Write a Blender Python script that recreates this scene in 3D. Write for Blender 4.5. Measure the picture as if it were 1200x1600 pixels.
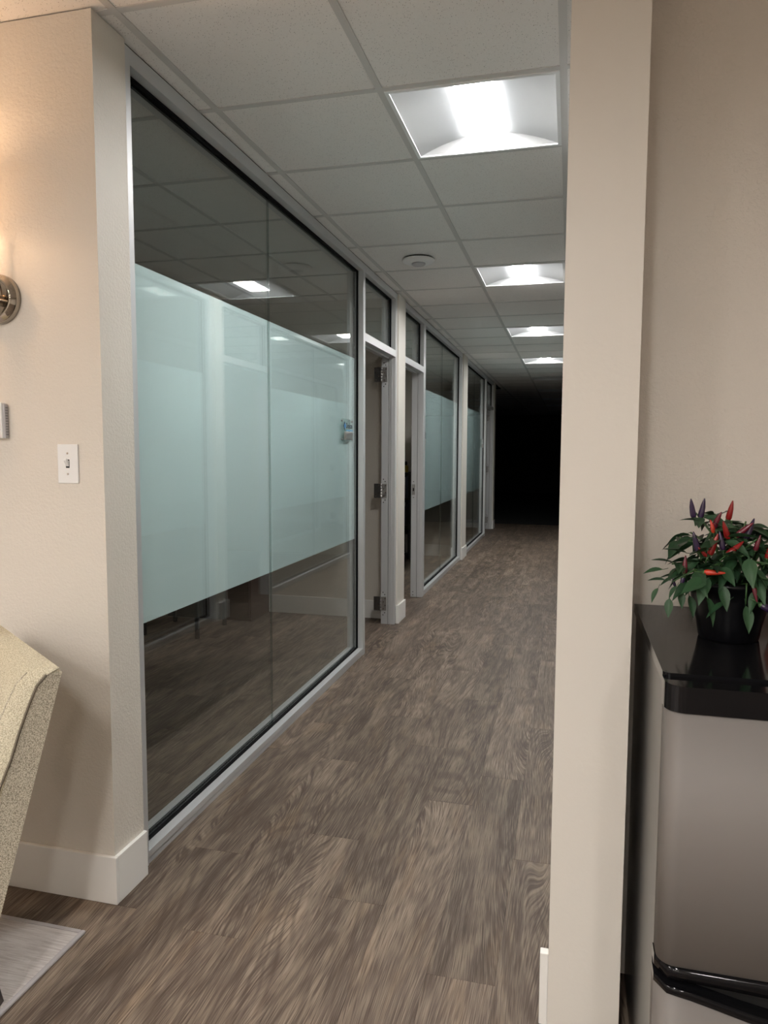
import bpy, bmesh, math, random
from mathutils import Vector, Matrix
for o in list(bpy.data.objects): bpy.data.objects.remove(o)
C = bpy.context.scene.collection
S = bpy.context.scene
PI = math.pi

# ------------------------------------------------------------------ camera
CAM_Z = 1.39
YAW, PITCH, ROLL, FPX = 0.25019, 0.083726, 0.0040776, 1130.9
cd = bpy.data.cameras.new('camera'); cam = bpy.data.objects.new('camera', cd); C.objects.link(cam)
F = Vector((-math.sin(YAW)*math.cos(PITCH), math.cos(YAW)*math.cos(PITCH), -math.sin(PITCH)))
R0 = Vector((math.cos(YAW), math.sin(YAW), 0)); U0 = R0.cross(F)
R = R0*math.cos(ROLL) + U0*math.sin(ROLL); U = -R0*math.sin(ROLL) + U0*math.cos(ROLL)
m = Matrix((R, U, -F)).transposed().to_4x4(); m.translation = (0, 0, CAM_Z)
cam.matrix_world = m
cd.sensor_fit = 'HORIZONTAL'; cd.sensor_width = 36.0; cd.lens = FPX/1200*36.0
cd.clip_start = 0.02; cd.clip_end = 100
S.camera = cam

# ------------------------------------------------------------------ world, exposure, lamp strengths
w = bpy.data.worlds.new('world'); S.world = w; w.use_nodes = True
w.node_tree.nodes['Background'].inputs[0].default_value = (0.5, 0.5, 0.55, 1)
w.node_tree.nodes['Background'].inputs[1].default_value = 0.004
S.view_settings.view_transform = 'Standard'; S.view_settings.look = 'None'
S.view_settings.exposure = 0.0; S.view_settings.gamma = 1.0
S.view_settings.use_curve_mapping = False
S.cycles.transparent_max_bounces = 24
S.cycles.max_bounces = 10
CORRIDOR_LENS = 140.0      # radiance of the lit corridor lenses
LOBBY_LENS = 195.0          # radiance of the lobby lenses
SCONCE_W = 6.0

H = 1.2275 + CAM_Z         # ceiling height
T = 0.6096                 # ceiling module
GX, GY = -0.6595, 2.4968   # ceiling grid origin

# ------------------------------------------------------------------ materials
def mat(name, col=(0.8,0.8,0.8), rough=0.5, metal=0.0, spec=0.5, emit=None, es=1.0, coat=0.0):
    M = bpy.data.materials.new(name); M.use_nodes = True
    b = M.node_tree.nodes['Principled BSDF']
    b.inputs['Base Color'].default_value = (*col, 1); b.inputs['Roughness'].default_value = rough
    b.inputs['Metallic'].default_value = metal; b.inputs['Specular IOR Level'].default_value = spec
    b.inputs['Coat Weight'].default_value = coat; b.inputs['Coat Roughness'].default_value = 0.05
    if emit:
        b.inputs['Emission Color'].default_value = (*emit, 1); b.inputs['Emission Strength'].default_value = es
    return M
def N(M, t, **kw):
    n = M.node_tree.nodes.new(t)
    for k, v in kw.items():
        if hasattr(n, k) and not k.startswith('i_'): setattr(n, k, v)
    return n
def L(M, a, b): M.node_tree.links.new(a, b)
def bsdf(M): return M.node_tree.nodes['Principled BSDF']
def mapping(M, scale, src='Object'):
    tc = N(M, 'ShaderNodeTexCoord'); mp = N(M, 'ShaderNodeMapping'); mp.inputs['Scale'].default_value = scale
    L(M, tc.outputs[src], mp.inputs['Vector']); return mp.outputs['Vector']
def noise(M, vec, scale, detail=3, rough=0.5):
    n = N(M, 'ShaderNodeTexNoise'); n.inputs['Scale'].default_value = scale
    n.inputs['Detail'].default_value = detail; n.inputs['Roughness'].default_value = rough
    L(M, vec, n.inputs['Vector']); return n.outputs['Fac']
def ramp(M, fac, stops):
    r = N(M, 'ShaderNodeValToRGB'); e = r.color_ramp.elements
    e[0].position, e[0].color = stops[0][0], (*stops[0][1], 1)
    e[1].position, e[1].color = stops[-1][0], (*stops[-1][1], 1)
    for p, c in stops[1:-1]:
        x = e.new(p); x.color = (*c, 1)
    L(M, fac, r.inputs['Fac']); return r.outputs['Color']
def bump(M, h, strength, dist):
    b = N(M, 'ShaderNodeBump'); b.inputs['Strength'].default_value = strength; b.inputs['Distance'].default_value = dist
    L(M, h, b.inputs['Height']); L(M, b.outputs['Normal'], bsdf(M).inputs['Normal'])
def mixc(M, fac, a, b, mode='MIX'):
    n = N(M, 'ShaderNodeMix', data_type='RGBA', blend_type=mode)
    if isinstance(fac, (int, float)): n.inputs[0].default_value = fac
    else: L(M, fac, n.inputs[0])
    for s, i in ((a, 6), (b, 7)):
        if isinstance(s, tuple): n.inputs[i].default_value = (*s, 1)
        else: L(M, s, n.inputs[i])
    return n.outputs[2]
def math_(M, op, a, b=None, c=None):
    n = N(M, 'ShaderNodeMath', operation=op)
    for i, s in enumerate((a, b, c)):
        if s is None: continue
        if isinstance(s, (int, float)): n.inputs[i].default_value = s
        else: L(M, s, n.inputs[i])
    return n.outputs[0]

def paint(name, col, bs=0.35, sc=85, rough=0.42):
    M = mat(name, col, rough, spec=0.35)
    v = mapping(M, (1, 1, 1)); n = noise(M, v, sc, 3, 0.55); n2 = noise(M, v, 2.0, 2)
    r = ramp(M, n, [(0.38, (0,0,0)), (0.62, (1,1,1))])
    bump(M, r, bs, 0.0012)
    c = mixc(M, n2, tuple(x*0.97 for x in col), tuple(min(1, x*1.03) for x in col)); L(M, c, bsdf(M).inputs['Base Color'])
    return M
M_WALL = paint('wall_paint', (0.69, 0.64, 0.575), 0.45, 120)
M_WALL_SMOOTH = paint('smooth_wall_paint', (0.72, 0.68, 0.62), 0.10, 60)
M_TRIM = mat('trim_paint', (0.84, 0.82, 0.79), 0.35)
M_ALU = mat('anodised_aluminium', (0.60, 0.605, 0.615), 0.40, 0.40)
M_GASKET = mat('black_rubber', (0.004, 0.004, 0.005), 0.7, spec=0.1)
M_STEEL = mat('satin_steel', (0.42, 0.41, 0.40), 0.35, 0.9)
M_DKSTEEL = mat('dark_steel', (0.12, 0.115, 0.11), 0.4, 0.9)
M_CHROME = mat('polished_nickel', (0.42, 0.38, 0.33), 0.08, 1.0)
M_WHITE = mat('white_plastic', (0.80, 0.80, 0.80), 0.35)
M_GREYPL = mat('grey_plastic', (0.45, 0.44, 0.46), 0.4)
M_HOLE = mat('dark_hole', (0.01, 0.01, 0.01), 0.8)
M_TBAR = mat('grid_metal_paint', (0.58, 0.565, 0.55), 0.5)
M_WOODDK = mat('dark_brown_laminate', (0.035, 0.017, 0.013), 0.35)
_v = mapping(M_WOODDK, (3, 3, 40)); L(M_WOODDK, mixc(M_WOODDK, noise(M_WOODDK, _v, 3), (0.025,0.012,0.010), (0.055,0.027,0.02)), bsdf(M_WOODDK).inputs['Base Color'])
M_BLACK = mat('black_laminate', (0.008, 0.008, 0.009), 0.4)
M_BLKGLOSS = mat('black_gloss', (0.006, 0.006, 0.007), 0.10, spec=0.22)
_v = mapping(M_BLKGLOSS, (1,1,1)); bump(M_BLKGLOSS, noise(M_BLKGLOSS, _v, 9, 2), 0.03, 0.01)
M_BLKSIDE = mat('black_enamel_side', (0.012, 0.012, 0.013), 0.2, spec=0.7)
_v = mapping(M_BLKSIDE, (1,1,1)); bump(M_BLKSIDE, noise(M_BLKSIDE, _v, 5, 2), 0.06, 0.01)
M_STAINLESS = mat('brushed_stainless', (0.19, 0.173, 0.162), 0.62, 0.15)
_v = mapping(M_STAINLESS, (400, 400, 6)); bump(M_STAINLESS, noise(M_STAINLESS, _v, 3, 2), 0.05, 0.0006)
M_CARPET = mat('dark_carpet', (0.01, 0.01, 0.011), 0.95)  # carpet made near black so its colour carries the far end's darkness
M_DARKWALL = mat('unlit_dark_wall', (0.03, 0.03, 0.032), 0.9)  # near-black: darkness of the unlit far end put into the colour
M_LENS_ON = mat('lit_lens', (1,1,1), 0.5, emit=(1.0, 0.985, 0.96), es=CORRIDOR_LENS)
M_LENS_LOBBY = mat('lit_lobby_lens', (1,1,1), 0.5, emit=(1.0, 0.965, 0.92), es=LOBBY_LENS)
M_LENS_OFF = mat('unlit_lens', (0.45,0.45,0.45), 0.4)
M_TROFFER = mat('troffer_enamel', (0.84, 0.85, 0.86), 0.9, spec=0.05)
M_POT = mat('black_glazed_pot', (0.003, 0.003, 0.004), 0.30, spec=0.22)
M_ORANGE = mat('orange_red_glaze', (0.55, 0.045, 0.012), 0.15, spec=0.6)
M_SOIL = mat('potting_soil', (0.02, 0.012, 0.008), 0.95)
M_STEM = mat('green_stem', (0.035, 0.09, 0.025), 0.5)
M_LEGWOOD = mat('espresso_wood', (0.03, 0.014, 0.009), 0.4)

def tile_mat():
    M = mat('mineral_fibre_tile', (0.66, 0.64, 0.62), 0.9, spec=0.15)
    v = mapping(M, (1, 1, 1))
    vo = N(M, 'ShaderNodeTexVoronoi'); vo.inputs['Scale'].default_value = 170; vo.inputs['Randomness'].default_value = 1
    L(M, v, vo.inputs['Vector'])
    sel = N(M, 'ShaderNodeSeparateColor'); L(M, vo.outputs['Color'], sel.inputs[0])
    rad = math_(M, 'MULTIPLY', sel.outputs[0], 0.26)
    hole = math_(M, 'LESS_THAN', vo.outputs['Distance'], rad)
    n = noise(M, v, 160, 2)
    base = mixc(M, n, (0.79, 0.765, 0.745), (0.86, 0.835, 0.815))
    c = mixc(M, hole, base, (0.36, 0.34, 0.33)); L(M, c, bsdf(M).inputs['Base Color'])
    bump(M, math_(M, 'SUBTRACT', n, hole), 0.25, 0.001)
    return M
M_TILE = tile_mat()

def plank_mat():
    M = mat('oak_vinyl_plank', (0.2, 0.15, 0.11), 0.55, spec=0.22)
    tc = N(M, 'ShaderNodeTexCoord'); oi = N(M, 'ShaderNodeObjectInfo'); ge = N(M, 'ShaderNodeNewGeometry')
    rnd = math_(M, 'FRACT', math_(M, 'ADD', oi.outputs['Random'], ge.outputs['Random Per Island']))
    off = N(M, 'ShaderNodeCombineXYZ'); L(M, math_(M, 'MULTIPLY', rnd, 53.0), off.inputs[0]); L(M, math_(M, 'MULTIPLY', rnd, 131.0), off.inputs[1])
    ad = N(M, 'ShaderNodeVectorMath', operation='ADD'); L(M, tc.outputs['Object'], ad.inputs[0]); L(M, off.outputs[0], ad.inputs[1])
    def mp(sx, sy, src=ad.outputs[0]):
        n = N(M, 'ShaderNodeMapping'); n.inputs['Scale'].default_value = (sx, sy, 1); L(M, src, n.inputs['Vector']); return n.outputs[0]
    n1 = noise(M, mp(4.0, 0.50), 1.0, 1, 0.4)                      # broad field whose contours are the cathedrals
    n2 = noise(M, mp(13, 3.2), 1.0, 2, 0.5)
    warp = math_(M, 'ADD', math_(M, 'MULTIPLY', n1, 0.30), math_(M, 'MULTIPLY', n2, 0.008))
    sx = N(M, 'ShaderNodeSeparateXYZ'); L(M, ad.outputs[0], sx.inputs[0])
    u = math_(M, 'ADD', sx.outputs[0], warp)
    cv = N(M, 'ShaderNodeCombineXYZ'); L(M, u, cv.inputs[0]); L(M, sx.outputs[1], cv.inputs[1])
    fib = noise(M, mp(360, 8, cv.outputs[0]), 1.0, 2, 0.6)        # fibres that follow the contours
    bands = noise(M, mp(42, 1.2, cv.outputs[0]), 1.0, 3, 0.6)
    streak = noise(M, mp(10, 1.5), 1.0, 3, 0.6)
    big = noise(M, mp(11, 2.2), 1.0, 3, 0.55)
    warmf = noise(M, mp(8, 1.6), 1.7, 2, 0.5)
    c = ramp(M, bands, [(0.30, (0.085, 0.061, 0.047)), (0.50, (0.135, 0.100, 0.078)), (0.72, (0.20, 0.153, 0.118))])
    c = mixc(M, math_(M, 'MULTIPLY', ramp(M, streak, [(0.38, (1,1,1)), (0.54, (0,0,0))]), 0.62), c, (0.070, 0.049, 0.037))
    c = mixc(M, math_(M, 'MULTIPLY', ramp(M, big, [(0.48, (0,0,0)), (0.64, (1,1,1))]), 0.62), c, (0.265, 0.205, 0.155))
    c = mixc(M, math_(M, 'MULTIPLY', ramp(M, warmf, [(0.54, (0,0,0)), (0.72, (1,1,1))]), 0.25), c, (0.30, 0.20, 0.12))
    c = mixc(M, math_(M, 'MULTIPLY', ramp(M, fib, [(0.52, (0,0,0)), (0.64, (1,1,1))]), 0.36), c, (0.37, 0.305, 0.235))
    c = mixc(M, math_(M, 'MULTIPLY', ramp(M, fib, [(0.38, (1,1,1)), (0.49, (0,0,0))]), 0.70), c, (0.055, 0.037, 0.027))
    ring = math_(M, 'SINE', math_(M, 'ADD', math_(M, 'MULTIPLY', n1, 170.0), math_(M, 'MULTIPLY', n2, 5.0)))
    rmask = ramp(M, noise(M, mp(5, 0.8), 1.3, 1, 0.4), [(0.44, (0,0,0)), (0.56, (1,1,1))])
    rm = math_(M, 'MULTIPLY', math_(M, 'MULTIPLY', ramp(M, ring, [(0.1, (0,0,0)), (0.9, (1,1,1))]), rmask), 0.50)
    c = mixc(M, rm, c, (0.070, 0.049, 0.037))
    kn = N(M, 'ShaderNodeTexVoronoi'); kn.inputs['Scale'].default_value = 1.0; L(M, mp(6, 2.6), kn.inputs['Vector'])
    c = mixc(M, math_(M, 'MULTIPLY', ramp(M, kn.outputs['Distance'], [(0.04, (1,1,1)), (0.20, (0,0,0))]), 0.65), c, (0.055, 0.038, 0.029))
    br = math_(M, 'ADD', math_(M, 'MULTIPLY', rnd, 0.30), 0.87)
    bc = N(M, 'ShaderNodeCombineXYZ'); [L(M, br, bc.inputs[i]) for i in range(3)]
    c = mixc(M, 1.0, c, bc.outputs[0], 'MULTIPLY')
    L(M, c, bsdf(M).inputs['Base Color'])
    L(M, math_(M, 'ADD', math_(M, 'MULTIPLY', fib, 0.12), 0.48), bsdf(M).inputs['Roughness'])
    bump(M, fib, 0.16, 0.0006)
    return M
M_PLANK = plank_mat()

def glass_mat(name, f0=0.055, tint=(0.965, 0.98, 0.975), rough=0.0):
    M = bpy.data.materials.new(name); M.use_nodes = True; nt = M.node_tree; nt.nodes.clear()
    out = N(M, 'ShaderNodeOutputMaterial'); tr = N(M, 'ShaderNodeBsdfTransparent'); gl = N(M, 'ShaderNodeBsdfGlossy')
    tr.inputs[0].default_value = (*tint, 1); gl.inputs['Roughness'].default_value = rough; gl.inputs['Color'].default_value = (0.96, 1, 0.99, 1)
    ge = N(M, 'ShaderNodeNewGeometry'); dt = N(M, 'ShaderNodeVectorMath', operation='DOT_PRODUCT')
    L(M, ge.outputs['Normal'], dt.inputs[0]); L(M, ge.outputs['Incoming'], dt.inputs[1])
    a = math_(M, 'ABSOLUTE', dt.outputs['Value']); b = math_(M, 'SUBTRACT', 1.0, a); p = math_(M, 'POWER', b, 5.0)
    f = math_(M, 'ADD', math_(M, 'MULTIPLY', p, 1-f0), f0)
    mx = N(M, 'ShaderNodeMixShader'); L(M, f, mx.inputs[0]); L(M, tr.outputs[0], mx.inputs[1]); L(M, gl.outputs[0], mx.inputs[2])
    L(M, mx.outputs[0], out.inputs['Surface']); return M
M_GLASS = glass_mat('window_glass')
M_SILICONE = glass_mat('clear_joint_seal', 0.08, (0.72, 0.76, 0.75), 0.1)
M_ACRYLIC = glass_mat('clear_acrylic', 0.04, (0.93, 0.96, 0.95))
def film_mat():
    M = mat('frosted_film', (0.63, 0.745, 0.765), 0.55, spec=0.2)
    b = bsdf(M); nt = M.node_tree
    tl = N(M, 'ShaderNodeBsdfTranslucent'); tl.inputs[0].default_value = (0.62, 0.72, 0.71, 1)
    mx = N(M, 'ShaderNodeMixShader'); mx.inputs[0].default_value = 0.12
    out = [n for n in nt.nodes if n.type == 'OUTPUT_MATERIAL'][0]
    L(M, b.outputs[0], mx.inputs[1]); L(M, tl.outputs[0], mx.inputs[2]); L(M, mx.outputs[0], out.inputs['Surface'])
    return M
M_FILM = film_mat()

def fabric(name, c1, c2, sc=900):
    M = mat(name, c1, 0.95, spec=0.15)
    v = mapping(M, (1, 1, 1))
    n = noise(M, v, sc*0.5, 2, 0.6)
    wv = N(M, 'ShaderNodeTexVoronoi'); wv.inputs['Scale'].default_value = sc*0.36; L(M, v, wv.inputs['Vector'])
    c = ramp(M, n, [(0.38, c2), (0.6, c1)]); L(M, c, bsdf(M).inputs['Base Color'])
    bump(M, wv.outputs['Distance'], 0.45, 0.0012)
    return M
M_TWEED = fabric('cream_tweed', (0.66, 0.61, 0.47), (0.36, 0.32, 0.23), 800)
M_TWEED_SIDE = fabric('taupe_tweed', (0.62, 0.57, 0.46), (0.24, 0.21, 0.16), 800)
def rug_mat():
    M = mat('pale_rug', (0.6, 0.55, 0.53), 0.95, spec=0.1)
    v = mapping(M, (4, 60, 1)); n = noise(M, v, 3, 3, 0.6); n2 = noise(M, mapping(M, (1,1,1)), 5, 3)
    c = ramp(M, n, [(0.35, (0.42, 0.375, 0.35)), (0.6, (0.62, 0.58, 0.56))])
    c = mixc(M, math_(M, 'MULTIPLY', n2, 0.5), c, (0.50, 0.45, 0.43)); L(M, c, bsdf(M).inputs['Base Color'])
    bump(M, noise(M, mapping(M, (1,1,1)), 700, 2), 0.5, 0.002)
    return M
M_RUG = rug_mat(); M_RUGEDGE = mat('rug_binding', (0.42, 0.39, 0.39), 0.9)
def leaf_mat():
    M = mat('chilli_leaf', (0.03, 0.085, 0.035), 0.38, spec=0.4)
    oi = N(M, 'ShaderNodeObjectInfo'); c = mixc(M, oi.outputs['Random'], (0.012, 0.036, 0.016), (0.032, 0.085, 0.036))
    v = mapping(M, (1,1,1)); n = noise(M, v, 130, 2); bump(M, n, 0.3, 0.001)
    L(M, c, bsdf(M).inputs['Base Color']); return M
M_LEAF = leaf_mat()
M_RED = mat('red_chilli', (0.24, 0.010, 0.010), 0.22, spec=0.6)
M_REDOR = mat('orange_red_chilli', (0.50, 0.035, 0.014), 0.22, spec=0.6)
M_PURPLE = mat('purple_chilli', (0.025, 0.012, 0.045), 0.22, spec=0.6)
M_MAROON = mat('maroon_chilli', (0.12, 0.010, 0.022), 0.22, spec=0.6)
def shade_mat():
    M = mat('glowing_shade', (0.85, 0.75, 0.6), 0.8, emit=(1.0, 0.62, 0.32), es=4.0); return M
M_SHADE = shade_mat()

# ------------------------------------------------------------------ mesh helpers
def box(bm, x0, x1, y0, y1, z0, z1, bev=0.0):
    x0, x1 = sorted((x0, x1)); y0, y1 = sorted((y0, y1)); z0, z1 = sorted((z0, z1))
    vs = [bm.verts.new(p) for p in ((x0,y0,z0),(x1,y0,z0),(x1,y1,z0),(x0,y1,z0),(x0,y0,z1),(x1,y0,z1),(x1,y1,z1),(x0,y1,z1))]
    fs = [bm.faces.new([vs[i] for i in f]) for f in ((0,3,2,1),(4,5,6,7),(0,1,5,4),(1,2,6,5),(2,3,7,6),(3,0,4,7))]
    if bev:
        es = list({e for f in fs for e in f.edges})
        bmesh.ops.bevel(bm, geom=es, offset=bev, segments=2, affect='EDGES', profile=0.5)
    return bm
def B(*a, **k): return box(bmesh.new(), *a, **k)
def tube(bm, pts, rad, seg=10, cap=True):
    pts = [Vector(p) for p in pts]; rads = rad if isinstance(rad, (list, tuple)) else [rad]*len(pts)
    rings = []; prev = None
    for i, p in enumerate(pts):
        d = (pts[min(i+1, len(pts)-1)] - pts[max(i-1, 0)]).normalized()
        if prev is None: prev = d.orthogonal().normalized()
        a = (prev - d*prev.dot(d)).normalized(); prev = a; b = d.cross(a)
        rings.append([bm.verts.new(p + (a*math.cos(2*PI*k/seg) + b*math.sin(2*PI*k/seg))*rads[i]) for k in range(seg)])
    for r0, r1 in zip(rings, rings[1:]):
        for k in range(seg):
            f = bm.faces.new((r0[k], r0[(k+1)%seg], r1[(k+1)%seg], r1[k])); f.smooth = True
    if cap: bm.faces.new(rings[0][::-1]); bm.faces.new(rings[-1])
    return bm
def lathe(bm, prof, c=(0,0,0), axis='Z', seg=32):
    # prof: (radius, height) pairs
    rings = []
    for r, h in prof:
        ring = []
        for k in range(seg):
            a = 2*PI*k/seg; x, y = r*math.cos(a), r*math.sin(a)
            p = {'Z': (x, y, h), 'Y': (x, h, y), 'X': (h, x, y)}[axis]
            ring.append(bm.verts.new((p[0]+c[0], p[1]+c[1], p[2]+c[2])))
        rings.append(ring)
    for r0, r1 in zip(rings, rings[1:]):
        for k in range(seg):
            f = bm.faces.new((r0[k], r0[(k+1)%seg], r1[(k+1)%seg], r1[k])); f.smooth = True
    bm.faces.new(rings[0][::-1]); bm.faces.new(rings[-1])
    return bm
def prism(bm, pts, axis, a0, a1):
    # extrude a 2D outline along an axis
    def P(u, v, t): return {'X': (t, u, v), 'Y': (u, t, v), 'Z': (u, v, t)}[axis]
    A = [bm.verts.new(P(u, v, a0)) for u, v in pts]; Bv = [bm.verts.new(P(u, v, a1)) for u, v in pts]
    n = len(pts); bm.faces.new(A[::-1]); bm.faces.new(Bv)
    for i in range(n): bm.faces.new((A[i], A[(i+1)%n], Bv[(i+1)%n], Bv[i]))
    return bm
def mesh_of(name, bm, M):
    bmesh.ops.recalc_face_normals(bm, faces=bm.faces)
    me = bpy.data.meshes.new(name); bm.to_mesh(me); bm.free(); me.materials.append(M); return me
def tag(o, label=None, cat=None, group=None, kind=None):
    if label: o['label'] = label
    if cat: o['category'] = cat
    if group: o['group'] = group
    if kind: o['kind'] = kind
    return o
def parent(o, p):
    if p is not None:
        o.parent = p; o.matrix_parent_inverse = Matrix.Identity(4)
        o.location = Vector(o.location) - world_loc(p)
def world_loc(p):
    v = Vector(p.location)
    while p.parent: p = p.parent; v = v + Vector(p.location)
    return v
def obj(name, bm, M, p=None, label=None, kind=None, origin=None):
    """world-space bmesh -> one object (origin at its own centre unless given)"""
    if origin is None:
        xs = [v.co for v in bm.verts]
        lo = [min(c[i] for c in xs) for i in range(3)]; hi = [max(c[i] for c in xs) for i in range(3)]
        origin = Vector([(lo[i]+hi[i])/2 for i in range(3)])
    origin = Vector(origin)
    for v in bm.verts: v.co -= origin
    o = bpy.data.objects.new(name, mesh_of(name, bm, M)); o.location = origin; C.objects.link(o)
    parent(o, p); tag(o, label, kind=kind); return o
def inst(name, me, loc, p=None):
    o = bpy.data.objects.new(name, me); o.location = loc; C.objects.link(o); parent(o, p); return o
def empty(name, loc, **kw):
    o = bpy.data.objects.new(name, None); o.location = loc; o.empty_display_size = 0.05; C.objects.link(o); tag(o, **kw); return o
def struct(name, bm, M): return obj(name, bm, M, kind='structure', origin=(0,0,0))

# ------------------------------------------------------------------ key positions
XL_WALL, XL = -1.322, -1.336       # left corridor wall face, left frame face
XR_WALL, XR = -0.020, 0.002        # right corridor wall face, right frame face
ENDY = 13.40
# ------------------------------------------------------------------ floor
floor = struct('floor', B(-4.6, 3.3, -4.1, 14.15, -0.10, -0.004), M_GASKET)
PW, PL_ = 0.1813, 1.2205
offs = {0: 2.408, 1: 1.797, 2: 2.748, 3: 2.048, 4: 3.61, 5: 1.796, 6: 2.20}
rng = random.Random(7)
pmesh = {}
def plank_mesh(wd, ln):
    k = (round(wd, 3), round(ln, 3))
    if k not in pmesh:
        bm = B(-wd/2, wd/2, -ln/2, ln/2, -0.004, 0.0)
        top = [e for e in bm.edges if all(v.co.z > -0.001 for v in e.verts)]
        bmesh.ops.bevel(bm, geom=top, offset=0.0004, segments=1, affect='EDGES')
        pmesh[k] = mesh_of('plank', bm, M_PLANK)
    return pmesh[k]
stuff = bmesh.new(); nplank = 0
for c in range(-18, 25):
    x1 = 0.026 - PW*c; x0 = x1 - PW
    if x1 < -4.5 or x0 > 3.2: continue
    o0 = offs.get(c, 1.7 + rng.random()*1.22)
    k0 = math.floor((-4.1 - o0)/PL_)
    for k in range(k0, 20):
        y0 = o0 + k*PL_; y1 = y0 + PL_
        y0, y1 = max(y0, -4.1), min(y1, 14.1)
        if y1 - y0 < 0.05: continue
        cx, cy = (x0+x1)/2, (y0+y1)/2
        near = (-1.62 < cx < 0.05 and y1 > 0.9) or (-2.75 < cx <= -1.62 and 0.9 < y1 and cy < 9.6)
        if near and nplank < 290:
            inst('plank', plank_mesh(PW-0.0003, round(y1-y0, 3)-0.0003), (cx, cy, 0), floor); nplank += 1
        else: box(stuff, x0+.0004, x1-.0004, y0+.0004, y1-.0004, -0.004, 0)
obj('plank_field', stuff, M_PLANK, floor, kind='stuff', origin=(0,0,0))
trim_far = struct('trim_1', B(-4.6, 3.3, 14.10, 14.14, -0.01, 0.004), M_GASKET)
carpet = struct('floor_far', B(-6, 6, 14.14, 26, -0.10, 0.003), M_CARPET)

# ------------------------------------------------------------------ ceiling
ceiling = struct('ceiling', B(-6, 6, -4.1, 26, H+0.12, H+0.2), M_DARKWALL)
tile_me = {}
def tile_mesh(wx, wy):
    k = (round(wx, 3), round(wy, 3))
    if k not in tile_me: tile_me[k] = mesh_of('ceiling_tile', B(-wx/2, wx/2, -wy/2, wy/2, 0.0035, 0.018), M_TILE)
    return tile_me[k]
LIT = {(0, 0), (0, 4), (0, 8), (0, 12)}
UNLIT = {(0, 16), (0, 20), (0, 24), (0, 28)}
LOBBY = {(0, -6), (-1, -9), (-3, -6), (2, -8), (-5, -9), (0, -10), (-3, -10)}  # unseen lobby lamps: some fit the cast shadows, others added to brighten walls
G = 0.012
tstuff = bmesh.new(); ntile = 0
for i in range(-7, 8):
    xa, xb = GX + i*T, GX + (i+1)*T
    for k in range(-11, 37):
        ya, yb = GY + k*T, GY + (k+1)*T
        if (i, k) in LIT or (i, k) in UNLIT or (i, k) in LOBBY: continue
        x0, x1, y0, y1 = xa, xb, ya, yb
        spans = []
        if y0 < 1.855 < y1 and (x0 < XL_WALL):          # tiles meeting the lobby wall
            spans = [(x0, x1, y0, min(y1, 1.93))]
        elif yb > 1.86 and yb < 22 and k < 20 and i == -2: spans = [(x0, -1.45, y0, y1), (XL_WALL-.02, x1, y0, y1)]
        elif yb > 1.86 and k < 20 and i == 1: spans = [(x0, XR+0.03, y0, y1), (XR+.115, x1, y0, y1)]
        else: spans = [(x0, x1, y0, y1)]
        for (a, b, c_, d) in spans:
            if b-a < 0.03 or d-c_ < 0.05: continue
            cx, cy, wx, wy = (a+b)/2, (c_+d)/2, b-a-0.006, d-c_-0.006
            vis = ((-1.36 < cx < 0.03 and 1.0 < cy < 14.2) or (cx < -1.3 and cx > -2.6 and 0.9 < cy < 1.95) or (-4.3 < cx < -1.4 and 1.9 < cy < 9.5))
            if vis and ntile < 295:
                inst('ceiling_tile', tile_mesh(wx, wy), (cx, cy, H), ceiling); ntile += 1
            else: box(tstuff, cx-wx/2, cx+wx/2, cy-wy/2, cy+wy/2, H+0.0035, H+0.018)
obj('tile_field', tstuff, M_TILE, ceiling, kind='stuff', origin=(0,0,0))
for i in range(-6, 8):
    x = GX + i*T
    obj('main_runner', B(x-G, x+G, -4.1, 25, H, H+0.004), M_TBAR, ceiling)
for k in range(-10, 36):
    y = GY + k*T
    obj('cross_tee', B(-4.6, 4.0, y-G, y+G, H+0.0004, H+0.0038), M_TBAR, ceiling)

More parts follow.
